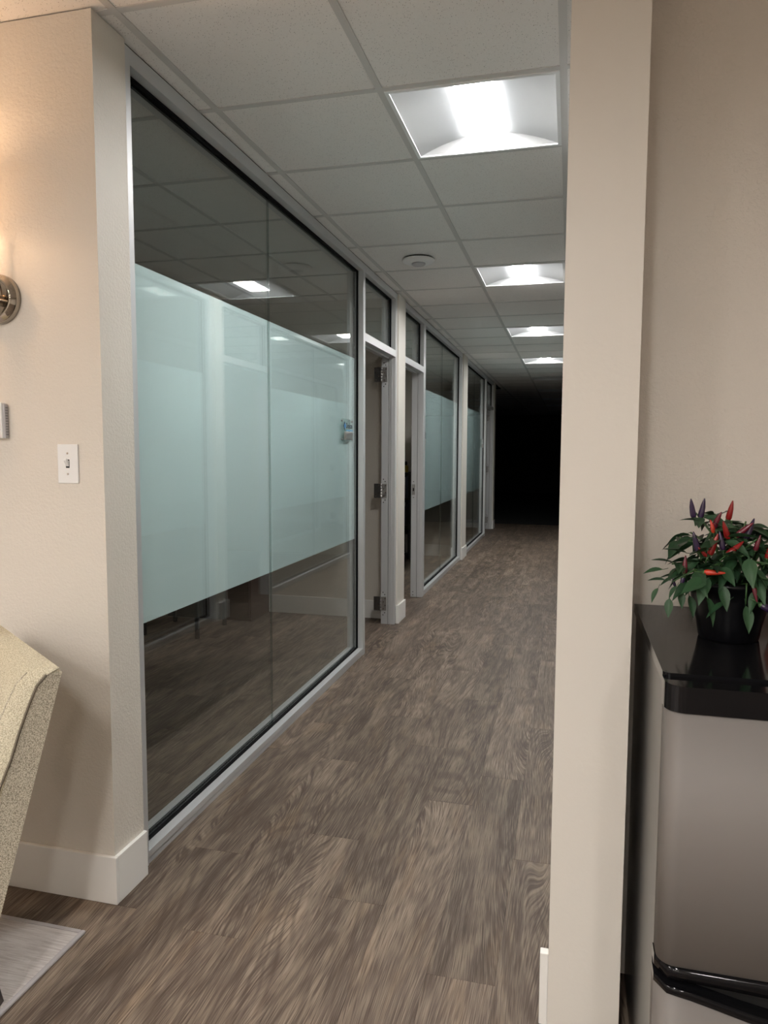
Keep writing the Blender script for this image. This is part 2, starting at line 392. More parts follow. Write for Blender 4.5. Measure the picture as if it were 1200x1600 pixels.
# ------------------------------------------------------------------ troffers
def troffer(i, k, lens, label, group, off=False):
    x0, y0 = GX + i*T + G, GY + k*T + G; x1, y1 = x0 + T - 2*G, y0 + T - 2*G
    cx, cy = (x0+x1)/2, (y0+y1)/2
    t = empty('ceiling_light', (cx, cy, H), label=label, cat='ceiling light', group=group)
    bm = bmesh.new(); f = 0.014; z0, z1 = H-0.003, H+0.006
    box(bm, x0, x0+f, y0, y1, z0, z1); box(bm, x1-f, x1, y0, y1, z0, z1)
    box(bm, x0+f, x1-f, y0, y0+f, z0, z1); box(bm, x0+f, x1-f, y1-f, y1, z0, z1)
    obj('frame', bm, M_TROFFER, t)
    hl = 0.070; ey = 0.035; top = H + 0.0425
    for s in (-1, 1):                                   # curved reflector wings
        bm = bmesh.new(); n = 20; rows = []
        for j in range(n+1):
            u = j/n; xx = cx + s*(hl + (T/2 - G - f - hl)*u); zz = H + 0.002 + 0.0405*(1-u**1.75)
            inner = ey*(1-u)
            rows.append((bm.verts.new((xx, y0+f+inner*1.5, zz)), bm.verts.new((xx, y1-f-inner*1.5, zz))))
        for a, b in zip(rows, rows[1:]):
            q = bm.faces.new((a[0], a[1], b[1], b[0]))
        bmesh.ops.solidify(bm, geom=list(bm.faces), thickness=0.002)
        obj('reflector', bm, M_TROFFER, t)
    for s, ye in ((-1, y0+f), (1, y1-f)):               # sloped end plates
        bm = bmesh.new(); yi = ye - s*ey*1.5
        rows = []; n = 12                               # its inner edge follows the wing curve
        for q in (-1, 1):
            for j in (range(n, -1, -1) if q < 0 else range(n+1)):
                u = j/n; xx = cx + q*(hl + (T/2 - G - f - hl)*u)
                rows.append((bm.verts.new((xx, ye+s*0.001, H+0.0015)), bm.verts.new((xx, ye - s*ey*1.5*(1-u), H + 0.002 + 0.0405*(1-u**1.75)))))
        for a_, b_ in zip(rows, rows[1:]): bm.faces.new((a_[0], a_[1], b_[1], b_[0]))
        bmesh.ops.solidify(bm, geom=list(bm.faces), thickness=0.002)
        obj('end_plate', bm, M_TROFFER, t)
    bm = B(cx-hl, cx+hl, y0+f+ey*1.5, y1-f-ey*1.5, top-0.0014, top)      # shallow drop lens
    obj('lens', bm, lens, t)
    obj('housing', B(x0, x1, y0, y1, H+0.056, H+0.10), M_TROFFER, t)
    return t
cl = ['lit square recessed ceiling light nearest the camera, above the first glass wall',
      'second lit square ceiling light down the corridor, beyond the round ceiling disc',
      'third lit square ceiling light down the corridor',
      'farthest lit square ceiling light before the corridor goes dark']
for n, (i, k) in enumerate(sorted(LIT, key=lambda a: a[1])): troffer(i, k, M_LENS_ON, cl[n], 'lit corridor ceiling lights')
ul = ['first unlit ceiling light past the lit ones', 'second unlit ceiling light in the dark end of the corridor',
      'third unlit ceiling light in the dark end of the corridor', 'farthest unlit ceiling light in the dark end of the corridor']
for n, (i, k) in enumerate(sorted(UNLIT, key=lambda a: a[1])): troffer(i, k, M_LENS_OFF, ul[n], 'unlit corridor ceiling lights')
for n, (i, k) in enumerate(sorted(LOBBY)):
    troffer(i, k, M_LENS_LOBBY, 'warm square lobby ceiling light, unseen behind the camera, in a set partly added to brighten the walls', 'lobby ceiling lights')

# ------------------------------------------------------------------ walls
wl = struct('wall_left', B(-4.6, XL_WALL, 1.855, 2.012, 0, H-0.001), M_WALL)
struct('wall_front_left', B(-4.75, -4.6, -4.1, 13.5, 0, H+.1), M_WALL)
struct('wall_behind', B(-4.75, 3.3, -4.25, -4.1, 0, H+.1), M_WALL)
struct('wall_far_right', B(3.15, 3.3, -4.1, 13.5, 0, H+.1), M_WALL)
struct('wall_right', B(XR_WALL, 0.145, 1.698, 1.80, 0, H-0.001), M_WALL_SMOOTH)
struct('wall_right_inner', B(0.1205, 0.145, 1.8, 2.05, 0, H-0.001), M_WALL_SMOOTH)
struct('wall_alcove', B(0.1455, 3.15, 1.93, 2.05, 0, H-0.001), M_WALL)
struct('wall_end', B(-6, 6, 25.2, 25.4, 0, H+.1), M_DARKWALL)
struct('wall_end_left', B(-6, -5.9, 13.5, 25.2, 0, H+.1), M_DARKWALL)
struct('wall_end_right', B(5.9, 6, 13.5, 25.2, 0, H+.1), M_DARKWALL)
# stubs and dividing walls
struct('wall_stub_1', B(XL_WALL, -1.46, 5.622, 5.862, 0, H-0.001), M_WALL_SMOOTH)
struct('wall_divider_1', B(-4.6, -1.46, 5.757, 5.862, 0, H-0.001), M_WALL)
struct('wall_stub_2', B(XL_WALL, -1.46, 9.21, 9.59, 0, H-0.001), M_WALL_SMOOTH)
struct('wall_divider_2', B(-4.6, -1.46, 9.47, 9.59, 0, H-0.001), M_WALL)
struct('wall_stub_3', B(XL_WALL, -1.46, 13.10, 13.34, 0, H-0.001), M_WALL_SMOOTH)
struct('wall_divider_3', B(-4.75, -1.46, 13.22, 13.34, 0, H-0.001), M_WALL)
for j, (a, b) in enumerate(((5.31, 5.47), (9.15, 9.40), (13.0, 13.34))):
    struct('wall_stub_%d' % (4+j), B(XR_WALL, 0.12, a, b, 0, H-0.001), M_WALL_SMOOTH)
    struct('wall_divider_%d' % (4+j), B(0.12, 3.15, a+0.03, b, 0, H-0.001), M_WALL)

# baseboards
BH, BT = 0.150, 0.013
def baseboard(name, *bx): return struct(name, B(*bx, bev=0.002), M_TRIM)
baseboard('baseboard_left', -4.6, XL_WALL+BT, 1.855-BT, 1.855, 0, BH)
baseboard('baseboard_left_return', XL_WALL, XL_WALL+BT, 1.8555, 2.012, 0, BH)
baseboard('baseboard_right', XR_WALL-0.020, XR_WALL, 1.6978, 1.72, 0, 0.183)
baseboard('baseboard_alcove', 0.70, 3.15, 1.93-BT, 1.93, 0, BH)
for n, (a, b) in enumerate(((5.622, 5.862), (9.21, 9.59), (13.10, 13.34))):
    bm = bmesh.new(); box(bm, XL_WALL, XL_WALL+BT, a-BT, b+0.01, 0, BH, 0.002)
    struct('baseboard_stub_%d' % (n+1), box(bm, XL_WALL-0.010, XL_WALL, a-BT, a-0.001, 0, BH), M_TRIM)
for n, (a, b) in enumerate(((5.31, 5.47), (9.15, 9.40), (13.0, 13.34))):
    bm = bmesh.new(); box(bm, XR_WALL-BT, XR_WALL, a-BT, b+BT, 0, BH, 0.002)
    struct('baseboard_stub_%d' % (n+4), box(bm, XR_WALL, XR-0.001, a-BT, a-0.001, 0, BH), M_TRIM)
for n, y in enumerate((5.757, 9.47, 13.22)):
    baseboard('baseboard_office_%d' % (n+1), -4.6, -1.46, y-BT, y, 0, BH)
baseboard('baseboard_office_west', -4.6, -4.6+BT, 2.02, 13.2, 0, BH)

# ------------------------------------------------------------------ glazed fronts
DEP, FW = 0.112, 0.048
GD = 0.047                       # glass set back from the frame face
FZ0, FZ1 = 0.802, 2.000          # frosted band
LZ0, LZ1 = 2.122, 2.175          # door transom bar
HZ = 2.567                       # underside of head rail
wcount = [0]; dcount = [0]
def side(s):
    X = XL if s > 0 else XR
    def x(d): return X - s*d
    return x
def member(name, s, d0, d1, y0, y1, z0, z1, M, p, bev=0.0):
    x = side(s); return obj(name, B(x(d0), x(d1), y0, y1, z0, z1, bev=bev), M, p)
def glazing(s, y0, y1, z0, z1, joints, p, film):
    """gaskets, panes and film inside an opening"""
    x = side(s)
    gk = 0.010
    for d in (GD-0.0112, GD+0.011):
        bm = bmesh.new(); d1 = d + 0.0110
        box(bm, x(d), x(d1), y0, y0+gk, z0, z1); box(bm, x(d), x(d1), y1-gk, y1, z0, z1)
        box(bm, x(d), x(d1), y0+gk, y1-gk, z0, z0+gk); box(bm, x(d), x(d1), y0+gk, y1-gk, z1-gk, z1)
        obj('gasket', bm, M_GASKET, p)
    ys = [y0+0.003] + joints + [y1-0.003]
    for a, b in zip(ys, ys[1:]):
        aa = a + (0.0009 if a in joints else 0); bb = b - (0.0009 if b in joints else 0)
        pane = obj('glass_pane', B(x(GD), x(GD+0.010), aa, bb, z0+0.002, z1-0.002), M_GLASS, p)
        if film: obj('frosted_film', B(x(GD+0.0103), x(GD+0.0106), aa+(0.008 if a not in joints else 0), bb-(0.008 if b not in joints else 0), FZ0, FZ1), M_FILM, pane)
    for j in joints: obj('joint_seal', B(x(GD-0.0006), x(GD+0.0102), j-0.0009, j+0.0009, z0+0.002, z1-0.002), M_SILICONE, p)
def window(s, y0, y1, joints):
    wcount[0] += 1; x = side(s)
    t = empty('window_%d' % wcount[0], (x(DEP/2), (y0+y1)/2, 0), kind='structure')
    member('frame_post', s, 0, DEP, y0, y0+FW, 0, H-0.001, M_ALU, t, 0.001)
    member('frame_post', s, 0, DEP, y1-FW, y1, 0, H-0.001, M_ALU, t, 0.001)
    member('head_rail', s, 0.0005, DEP, y0+FW, y1-FW, HZ, H-0.001, M_ALU, t, 0.001)
    member('sill_rail', s, 0.0005, DEP, y0+FW, y1-FW, 0.024, 0.049, M_ALU, t, 0.001)
    member('base_channel', s, 0.004, DEP-0.003, y0+FW, y1-FW, 0.0, 0.0235, M_ALU, t, 0.001)
    glazing(s, y0+FW, y1-FW, 0.049, HZ, joints, t, True)
    return t
def hinge(x, y, z, p, free=True):
    """butt hinge with one leaf screwed to the jamb and the other swung open"""
    h = obj('hinge', B(x, x+0.042, y-0.0035, y-0.0006, z-0.057, z+0.057, bev=0.0008), M_STEEL, p)
    if free: obj('hinge_leaf', B(x-0.062, x-0.008, y-0.007, y-0.0045, z-0.057, z+0.057, bev=0.0008), M_DKSTEEL, h)
    bm = bmesh.new()
    for k in range(5):
        za = z-0.057 + k*0.0228; tube(bm, [(x-0.004, y-0.006, za+0.0008), (x-0.004, y-0.006, za+0.022)], 0.0065, 12)
    obj('hinge_barrel', bm, M_STEEL, h)
    bm = bmesh.new()
    for k in range(4):
        zz = z - 0.042 + k*0.028; lathe(bm, [(0.0042, 0), (0.0042, -0.0010)], (x+0.024+(0.008 if k % 2 else -0.006), y-0.0036, zz), 'Y', 10)
        if free: lathe(bm, [(0.0042, 0), (0.0042, -0.0012)], (x-0.036+(0.012 if k % 2 else -0.010), y-0.0072, zz), 'Y', 10)
    obj('screw', bm, M_CHROME, h)
    bm = bmesh.new()
    for zz in (z-0.092, z-0.074, z+0.074, z+0.092):
        lathe(bm, [(0.0045, 0), (0.0045, -0.0006)], (x+(0.014 if abs(zz-z) > 0.08 else 0.028), y-0.0003, zz), 'Y', 10)
    obj('screw_hole', bm, M_HOLE, h)
def door(s, y0, y1, posts=(True, True), hinges=False, strike=False, kind_at='far'):
    dcount[0] += 1; x = side(s)
    t = empty('door_%d' % dcount[0], (x(DEP/2), (y0+y1)/2, 0), kind='structure')
    a = y0 + (FW if posts[0] else 0); b = y1 - (FW if posts[1] else 0)
    if posts[0]: member('jamb', s, 0, DEP, y0, y0+FW, 0, H-0.001, M_ALU, t, 0.001)
    if posts[1]:
        member('jamb', s, 0, 0.053, y1-FW, y1, 0, H-0.001, M_ALU, t, 0.001)
        member('jamb_stop', s, 0.0535, 0.056, y1-FW+0.006, y1, 0, H-0.001, M_GASKET, t)
        member('jamb_rebate', s, 0.0565, DEP, y1-FW, y1, 0, H-0.001, M_ALU, t, 0.001)
        member('jamb_bead', s, 0.028, 0.031, y1-FW-0.003, y1-FW, 0.0, LZ0-0.001, M_ALU, t)
    member('head_rail', s, 0.0005, DEP, a, b, HZ, H-0.001, M_ALU, t, 0.001)
    member('transom_bar', s, 0, DEP, a, b, LZ0, LZ1, M_ALU, t, 0.001)
    member('transom_stop', s, 0.053, 0.068, a, b, LZ0-0.012, LZ0, M_ALU, t)
    glazing(s, a, b, LZ1, HZ, [], t, False)
    if hinges:
        for z in (1.990, 1.076, 0.166): hinge(x(DEP)+0.004, b, z, t)
    if strike:
        h = obj('strike_plate', B(x(0.105), x(0.073), b-0.0025, b-0.0003, 0.98, 1.08, bev=0.0008), M_STEEL, t)
        obj('strike_hole', B(x(0.095), x(0.083), b-0.0032, b-0.0027, 1.015, 1.045), M_HOLE, h)
        bm = bmesh.new()
        for zz in (0.955, 1.105, 0.02, 0.05): lathe(bm, [(0.0045, 0), (0.0045, -0.0006)], (x(0.089), b-0.0003, zz), 'Y', 10)
        obj('screw_hole', bm, M_HOLE, h)
    return t
# left side (faces the corridor with +X)
window(1, 2.012, 4.710, [3.221])
door(1, 4.710, 5.622, posts=(False, True), hinges=True)
door(1, 5.862, 6.750, posts=(True, True), strike=True)
window(1, 6.750, 9.205, [7.985])
window(1, 9.590, 12.00, [10.79])
door(1, 12.00, 13.10, posts=(False, True), hinges=True)
# right side (seen mirrored in the glass)
window(-1, 1.80, 5.31, [3.55])
door(-1, 5.47, 6.43, posts=(True, False))
window(-1, 6.43, 9.15, [7.80])
window(-1, 9.40, 12.00, [10.7])
door(-1, 12.00, 13.00, posts=(False, True))

# ------------------------------------------------------------------ round ceiling disc
t = empty('smoke_detector', (-0.968, 4.655, H), label='round white disc with a stepped centre on the ceiling tiles', cat='smoke detector')
obj('base', lathe(bmesh.new(), [(0.098, -0.0055), (0.104, -0.006), (0.104, -0.014), (0.092, -0.024), (0.060, -0.030), (0.045, -0.030)], (-0.968, 4.655, H), 'Z', 40), M_WHITE, t)
obj('shadow_gap', lathe(bmesh.new(), [(0.092, 0.003), (0.092, -0.0054)], (-0.968, 4.655, H), 'Z', 40), M_HOLE, t)  # black ring stands in for the shadow line behind the disc
obj('cover', lathe(bmesh.new(), [(0.044, -0.030), (0.044, -0.036), (0.036, -0.042), (0.010, -0.043)], (-0.968, 4.655, H), 'Z', 32), M_GREYPL, t)

# ------------------------------------------------------------------ name signs on the glass
def text_mesh(body, size, depth=0.0004):
    cu = bpy.data.curves.new('lettering', 'FONT'); cu.body = body; cu.size = size; cu.extrude = depth; cu.resolution_u = 3
    o = bpy.data.objects.new('tmp', cu); C.objects.link(o); bpy.context.view_layer.update()
    me = bpy.data.meshes.new_from_object(o.evaluated_get(bpy.context.evaluated_depsgraph_get()))
    bpy.data.objects.remove(o); return me
M_NAVY = mat('navy_print', (0.012, 0.022, 0.05), 0.5); M_BLUE = mat('blue_print', (0.04, 0.22, 0.50), 0.5); M_LTBLUE = mat('light_blue_print', (0.16, 0.42, 0.68), 0.5)
def sign(y0, label, lettered=True, wd=0.236):
    X = XL - GD; xp = X + 0.005; z0, z1 = 1.452, 1.592
    t = empty('name_sign', (xp, y0+wd/2, z0), label=label, cat='sign')
    obj('plate', B(xp, xp+0.004, y0, y0+wd, z0, z1, bev=0.001), M_ACRYLIC, t)
    for yy, zz in ((y0+0.012, z0+0.012), (y0+wd-0.012, z0+0.012), (y0+0.012, z1-0.012), (y0+wd-0.012, z1-0.012)):
        obj('standoff', lathe(bmesh.new(), [(0.006, -0.0048), (0.006, 0.006)], (xp, yy, zz), 'X', 12), M_STEEL, t)
    xs = xp + 0.0042
    if lettered:
        bm = bmesh.new()
        for (dy, dz, r) in ((0, 0.017, .012), (0, -0.017, .012), (-0.013, 0, .012)): prism(bm, [(y0+0.048+dy-r, 1.548+dz), (y0+0.048+dy, 1.548+dz-r), (y0+0.048+dy+r, 1.548+dz), (y0+0.048+dy, 1.548+dz+r)], 'X', xs, xs+0.0006)
        lg = obj('logo', bm, M_NAVY, t)
        obj('logo_centre', prism(bmesh.new(), [(y0+0.038, 1.548), (y0+0.058, 1.526), (y0+0.078, 1.548), (y0+0.058, 1.570)], 'X', xs+0.0007, xs+0.0012), M_BLUE, lg)
        me = text_mesh('Duncan', 0.050); me.materials.clear(); me.materials.append(M_NAVY)
        o = bpy.data.objects.new('lettering', me); o.rotation_euler = (PI/2, 0, PI/2); o.location = (xs+0.0006, y0+0.082, 1.535); C.objects.link(o)
        o.parent = t; o.location = o.location - t.location
        o.data.transform(Matrix.Scale(0.86, 4, (1, 0, 0)))
        bm = bmesh.new(); rr = random.Random(3); yy = y0+0.085
        while yy < y0+wd-0.02:
            ww = 0.004+rr.random()*0.004; box(bm, xs, xs+0.0005, yy, yy+ww, 1.517, 1.517+0.007+rr.random()*0.004); yy += ww+0.003
        obj('small_print', bm, M_LTBLUE, t)
    sl = obj('slider_holder', B(xs, xs+0.006, y0+0.045, y0+wd-0.028, 1.462, 1.512, bev=0.001), M_STEEL, t)
    obj('slider_tab', B(xs+0.006, xs+0.009, y0+0.055, y0+0.125, 1.468, 1.506, bev=0.001), M_STEEL, sl)
sign(4.318, 'clear acrylic name plate with a blue logo and metal slider on the nearest glass wall')
sign(6.815, 'name plate on the second glass wall just past the open doorway, seen edge on', False, 0.22)
sign(11.66, 'small metal name plate at the far end of the third glass wall', False, 0.22)

# ------------------------------------------------------------------ wall fittings on the left wall
YW = 1.855
t = empty('light_switch', (-1.440, YW, 1.35), label='white toggle light switch plate on the beige wall', cat='light switch')
obj('plate', B(-1.475, -1.405, YW-0.006, YW, 1.291, 1.407, bev=0.002), M_WHITE, t)
obj('toggle_slot', B(-1.446, -1.434, YW-0.0066, YW-0.006, 1.337, 1.362), M_HOLE, t)
obj('toggle', prism(bmesh.new(), [(YW-0.006, 1.341), (YW-0.006, 1.357), (YW-0.018, 1.366), (YW-0.019, 1.359)], 'X', -1.4445, -1.4355), M_WHITE, t)
for z in (1.319, 1.380): obj('screw', lathe(bmesh.new(), [(0.003, 0.0), (0.003, -0.0015)], (-1.440, YW-0.006, z), 'Y', 10), M_CHROME, t)
t = empty('thermostat', (-1.70, YW, 1.40), label='white box thermostat on the wall cut off by the left edge', cat='thermostat')
obj('case', B(-1.78, -1.653, YW-0.022, YW, 1.424, 1.532, bev=0.004), M_WHITE, t)
obj('side_cap', B(-1.656, -1.646, YW-0.017, YW-0.001, 1.424, 1.528, bev=0.003), M_GREYPL, t)
bm = bmesh.new()
for k in range(11): box(bm, -1.6462, -1.6452, YW-0.014, YW-0.004, 1.434+k*0.008, 1.4375+k*0.008)
obj('vent_slots', bm, mat('shaded_grey_plastic', (0.22, 0.22, 0.23), 0.5), t)
obj('seam', B(-1.78, -1.656, YW-0.0226, YW-0.022, 1.449, 1.450), M_GREYPL, t)

sx, sz = -1.659, 1.836
t = empty('wall_sconce', (sx, YW, sz), label='round polished nickel wall lamp above the thermostat, cut off by the left edge', cat='wall lamp')
obj('backplate', lathe(bmesh.new(), [(0.073, 0), (0.073, -0.012), (0.070, -0.022), (0.062, -0.026), (0.060, -0.030), (0.055, -0.031), (0.051, -0.026), (0.010, -0.024)], (sx, YW, sz), 'Y', 48), M_CHROME, t)
obj('knob', lathe(bmesh.new(), [(0.010, 0), (0.012, -0.010), (0.008, -0.020), (0.004, -0.024)], (sx-0.004, YW-0.024, sz), 'Y', 20), M_CHROME, t)
obj('arm_reflection', tube(bmesh.new(), [(sx, YW-0.034, sz), (sx+0.052, YW-0.030, sz-0.013)], 0.0028, 8), M_CHROME, t)  # thin rod shaped as the arm's reflection in the backplate
obj('pivot_tube', tube(bmesh.new(), [(-1.735, YW-0.07, 1.845), (-1.735, YW-0.07, 2.04)], 0.006, 12), M_CHROME, t)
obj('arm', tube(bmesh.new(), [(sx-0.01, YW-0.03, sz), (-1.70, YW-0.06, sz+0.01), (-1.735, YW-0.07, sz+0.01)], 0.006, 10), M_CHROME, t)
obj('upper_arm', tube(bmesh.new(), [(-1.735, YW-0.07, 2.035), (-1.78, YW-0.095, 2.06), (-1.84, YW-0.13, 2.06)], 0.005, 10), M_CHROME, t)
SX, SY, SZ = -1.84, YW-0.13, 2.14
bm = bmesh.new(); seg = 32; r0, r1 = 0.062, 0.05
A = [[bm.verts.new((SX+r*math.cos(2*PI*k/seg), SY+r*math.sin(2*PI*k/seg), z)) for k in range(seg)] for r, z in ((r0, SZ-0.085), (r1, SZ+0.085))]
for k in range(seg):
    f = bm.faces.new((A[0][k], A[0][(k+1)%seg], A[1][(k+1)%seg], A[1][k])); f.smooth = True
bmesh.ops.solidify(bm, geom=list(bm.faces), thickness=0.002)
obj('shade', bm, M_SHADE, t)
def bulb(name, x, y, z, power, col, rad):
    ld = bpy.data.lights.new(name, 'POINT'); ld.energy = power; ld.color = col; ld.shadow_soft_size = rad*0.6
    lo = bpy.data.objects.new(name, ld); lo.location = (x, y, z); C.objects.link(lo); return lo
b_ = bulb('bulb', SX, SY, SZ-0.075, SCONCE_W, (1.0, 0.66, 0.40), 0.02); parent(b_, t)
b_ = bulb('bulb', SX, SY, SZ+0.075, SCONCE_W*0.6, (1.0, 0.66, 0.40), 0.02); parent(b_, t)

# ------------------------------------------------------------------ office furniture behind the glass
t = empty('cabinet', (-2.85, 5.55, 0), label='dark brown low cabinet in the first office behind the glass', cat='cabinet')
obj('body', B(-3.25, -2.49, 5.37, 5.742, 0.0, 0.72, bev=0.002), M_WOODDK, t)
obj('top', B(-3.26, -2.48, 5.355, 5.742, 0.721, 0.745, bev=0.002), M_WOODDK, t)
for a, b in ((-3.24, -2.875), (-2.868, -2.50)):
    d = obj('cabinet_door', B(a, b, 5.352, 5.3695, 0.03, 0.70, bev=0.002), M_WOODDK, t)
    obj('handle', tube(bmesh.new(), [(b-0.04, 5.342, 0.5), (b-0.04, 5.342, 0.62)], 0.005, 8), M_STEEL, d)
t = empty('side_table', (-2.86, 4.98, 0), label='black metal-legged side table in the first office', cat='table')
obj('tabletop', B(-3.10, -2.62, 4.74, 5.22, 0.52, 0.545, bev=0.003), M_BLACK, t)
for xx, yy in ((-3.08, 4.76), (-3.08, 5.20), (-2.64, 4.76), (-2.64, 5.20)): obj('leg', B(xx-.012, xx+.012, yy-.012, yy+.012, 0, 0.519), M_BLACK, t)
o = obj('power_cord', tube(bmesh.new(), [(-2.20, 5.735, 0.95), (-2.23, 5.735, 0.8), (-2.25, 5.735, 0.62), (-2.34, 5.735, 0.48), (-2.46, 5.735, 0.42), (-2.475, 5.70, 0.40)], 0.004, 8), M_BLACK)
tag(o, 'thin black cord hanging down the office wall beside the brown cabinet', 'cord')
t = empty('bookcase', (-2.45, 9.2, 0), label='black open bookcase in the dark office beyond the second doorway', cat='bookcase')
bx0, bx1, by0, by1, bz = -2.95, -1.98, 9.06, 9.455, 1.12
obj('side_panel', B(bx0, bx0+.02, by0, by1, 0, bz), M_BLACK, t); obj('side_panel', B(bx1-.02, bx1, by0, by1, 0, bz), M_BLACK, t)
obj('back_panel', B(bx0+.02, bx1-.02, by1-.01, by1, 0, bz), M_BLACK, t)
for z in (0.06, 0.42, 0.77, 1.10): obj('shelf', B(bx0+.02, bx1-.02, by0, by1-.01, z, z+.02), M_BLACK, t)
bc = [((0.35,0.34,0.32), 'pale grey'), ((0.02,0.02,0.02), 'black'), ((0.05,0.06,0.1), 'navy'), ((0.25,0.22,0.2), 'tan')]
for sh, z in enumerate((0.08, 0.44, 0.79)):
    xx = bx1-0.03
    for k in range(5):
        wd = 0.03+0.012*((k*7+sh*3) % 3); hh = 0.24+0.02*((k*5+sh) % 3); c_, nm = bc[(k+sh) % 4]
        o = obj('binder', B(xx-wd, xx, by0+0.05, by0+0.28, z+0.0002, z+hh, bev=0.002), mat('binder_%s' % nm.replace(' ', '_'), c_, 0.5))
        tag(o, '%s binder, number %s from the right on the %s shelf of the black bookcase' % (nm, ('one','two','three','four','five')[k], ('lowest','middle','upper')[sh]), 'binder', 'binders in the black bookcase'); xx -= wd+0.004
t = empty('ornament', (-2.06, 9.2, 1.12), label='small black and yellow bottle standing on the black bookcase', cat='bottle')
obj('bottle_body', lathe(bmesh.new(), [(0.028, 0), (0.032, 0.01), (0.032, 0.07), (0.015, 0.09)], (-2.06, 9.2, 1.1202), 'Z', 20), mat('yellow_plastic', (0.5, 0.36, 0.03), 0.4), t)
obj('cap', lathe(bmesh.new(), [(0.014, 0.0905), (0.018, 0.093), (0.018, 0.13), (0.010, 0.14)], (-2.06, 9.2, 1.1202), 'Z', 16), M_BLACK, t)

# ------------------------------------------------------------------ rug and armchair
t = empty('rug', (-2.6, 0.5, 0), label='pale grey woven rug with bound edges under the cream chair', cat='rug')
obj('pile', B(-3.9, -1.328, -1.2, 1.698, 0.0005, 0.007, bev=0.002), M_RUG, t, origin=(-2.6, 0.25, 0))
for bxs in ((-1.333, -1.319, -1.21, 1.707), (-3.91, -3.896, -1.21, 1.707)): obj('binding', B(bxs[0], bxs[1], bxs[2], bxs[3], 0.0005, 0.0095, bev=0.003), M_RUGEDGE, t)
for bys in ((1.693, 1.707), (-1.21, -1.196)): obj('binding', B(-3.896, -1.333, bys[0], bys[1], 0.0005, 0.0095, bev=0.003), M_RUGEDGE, t)

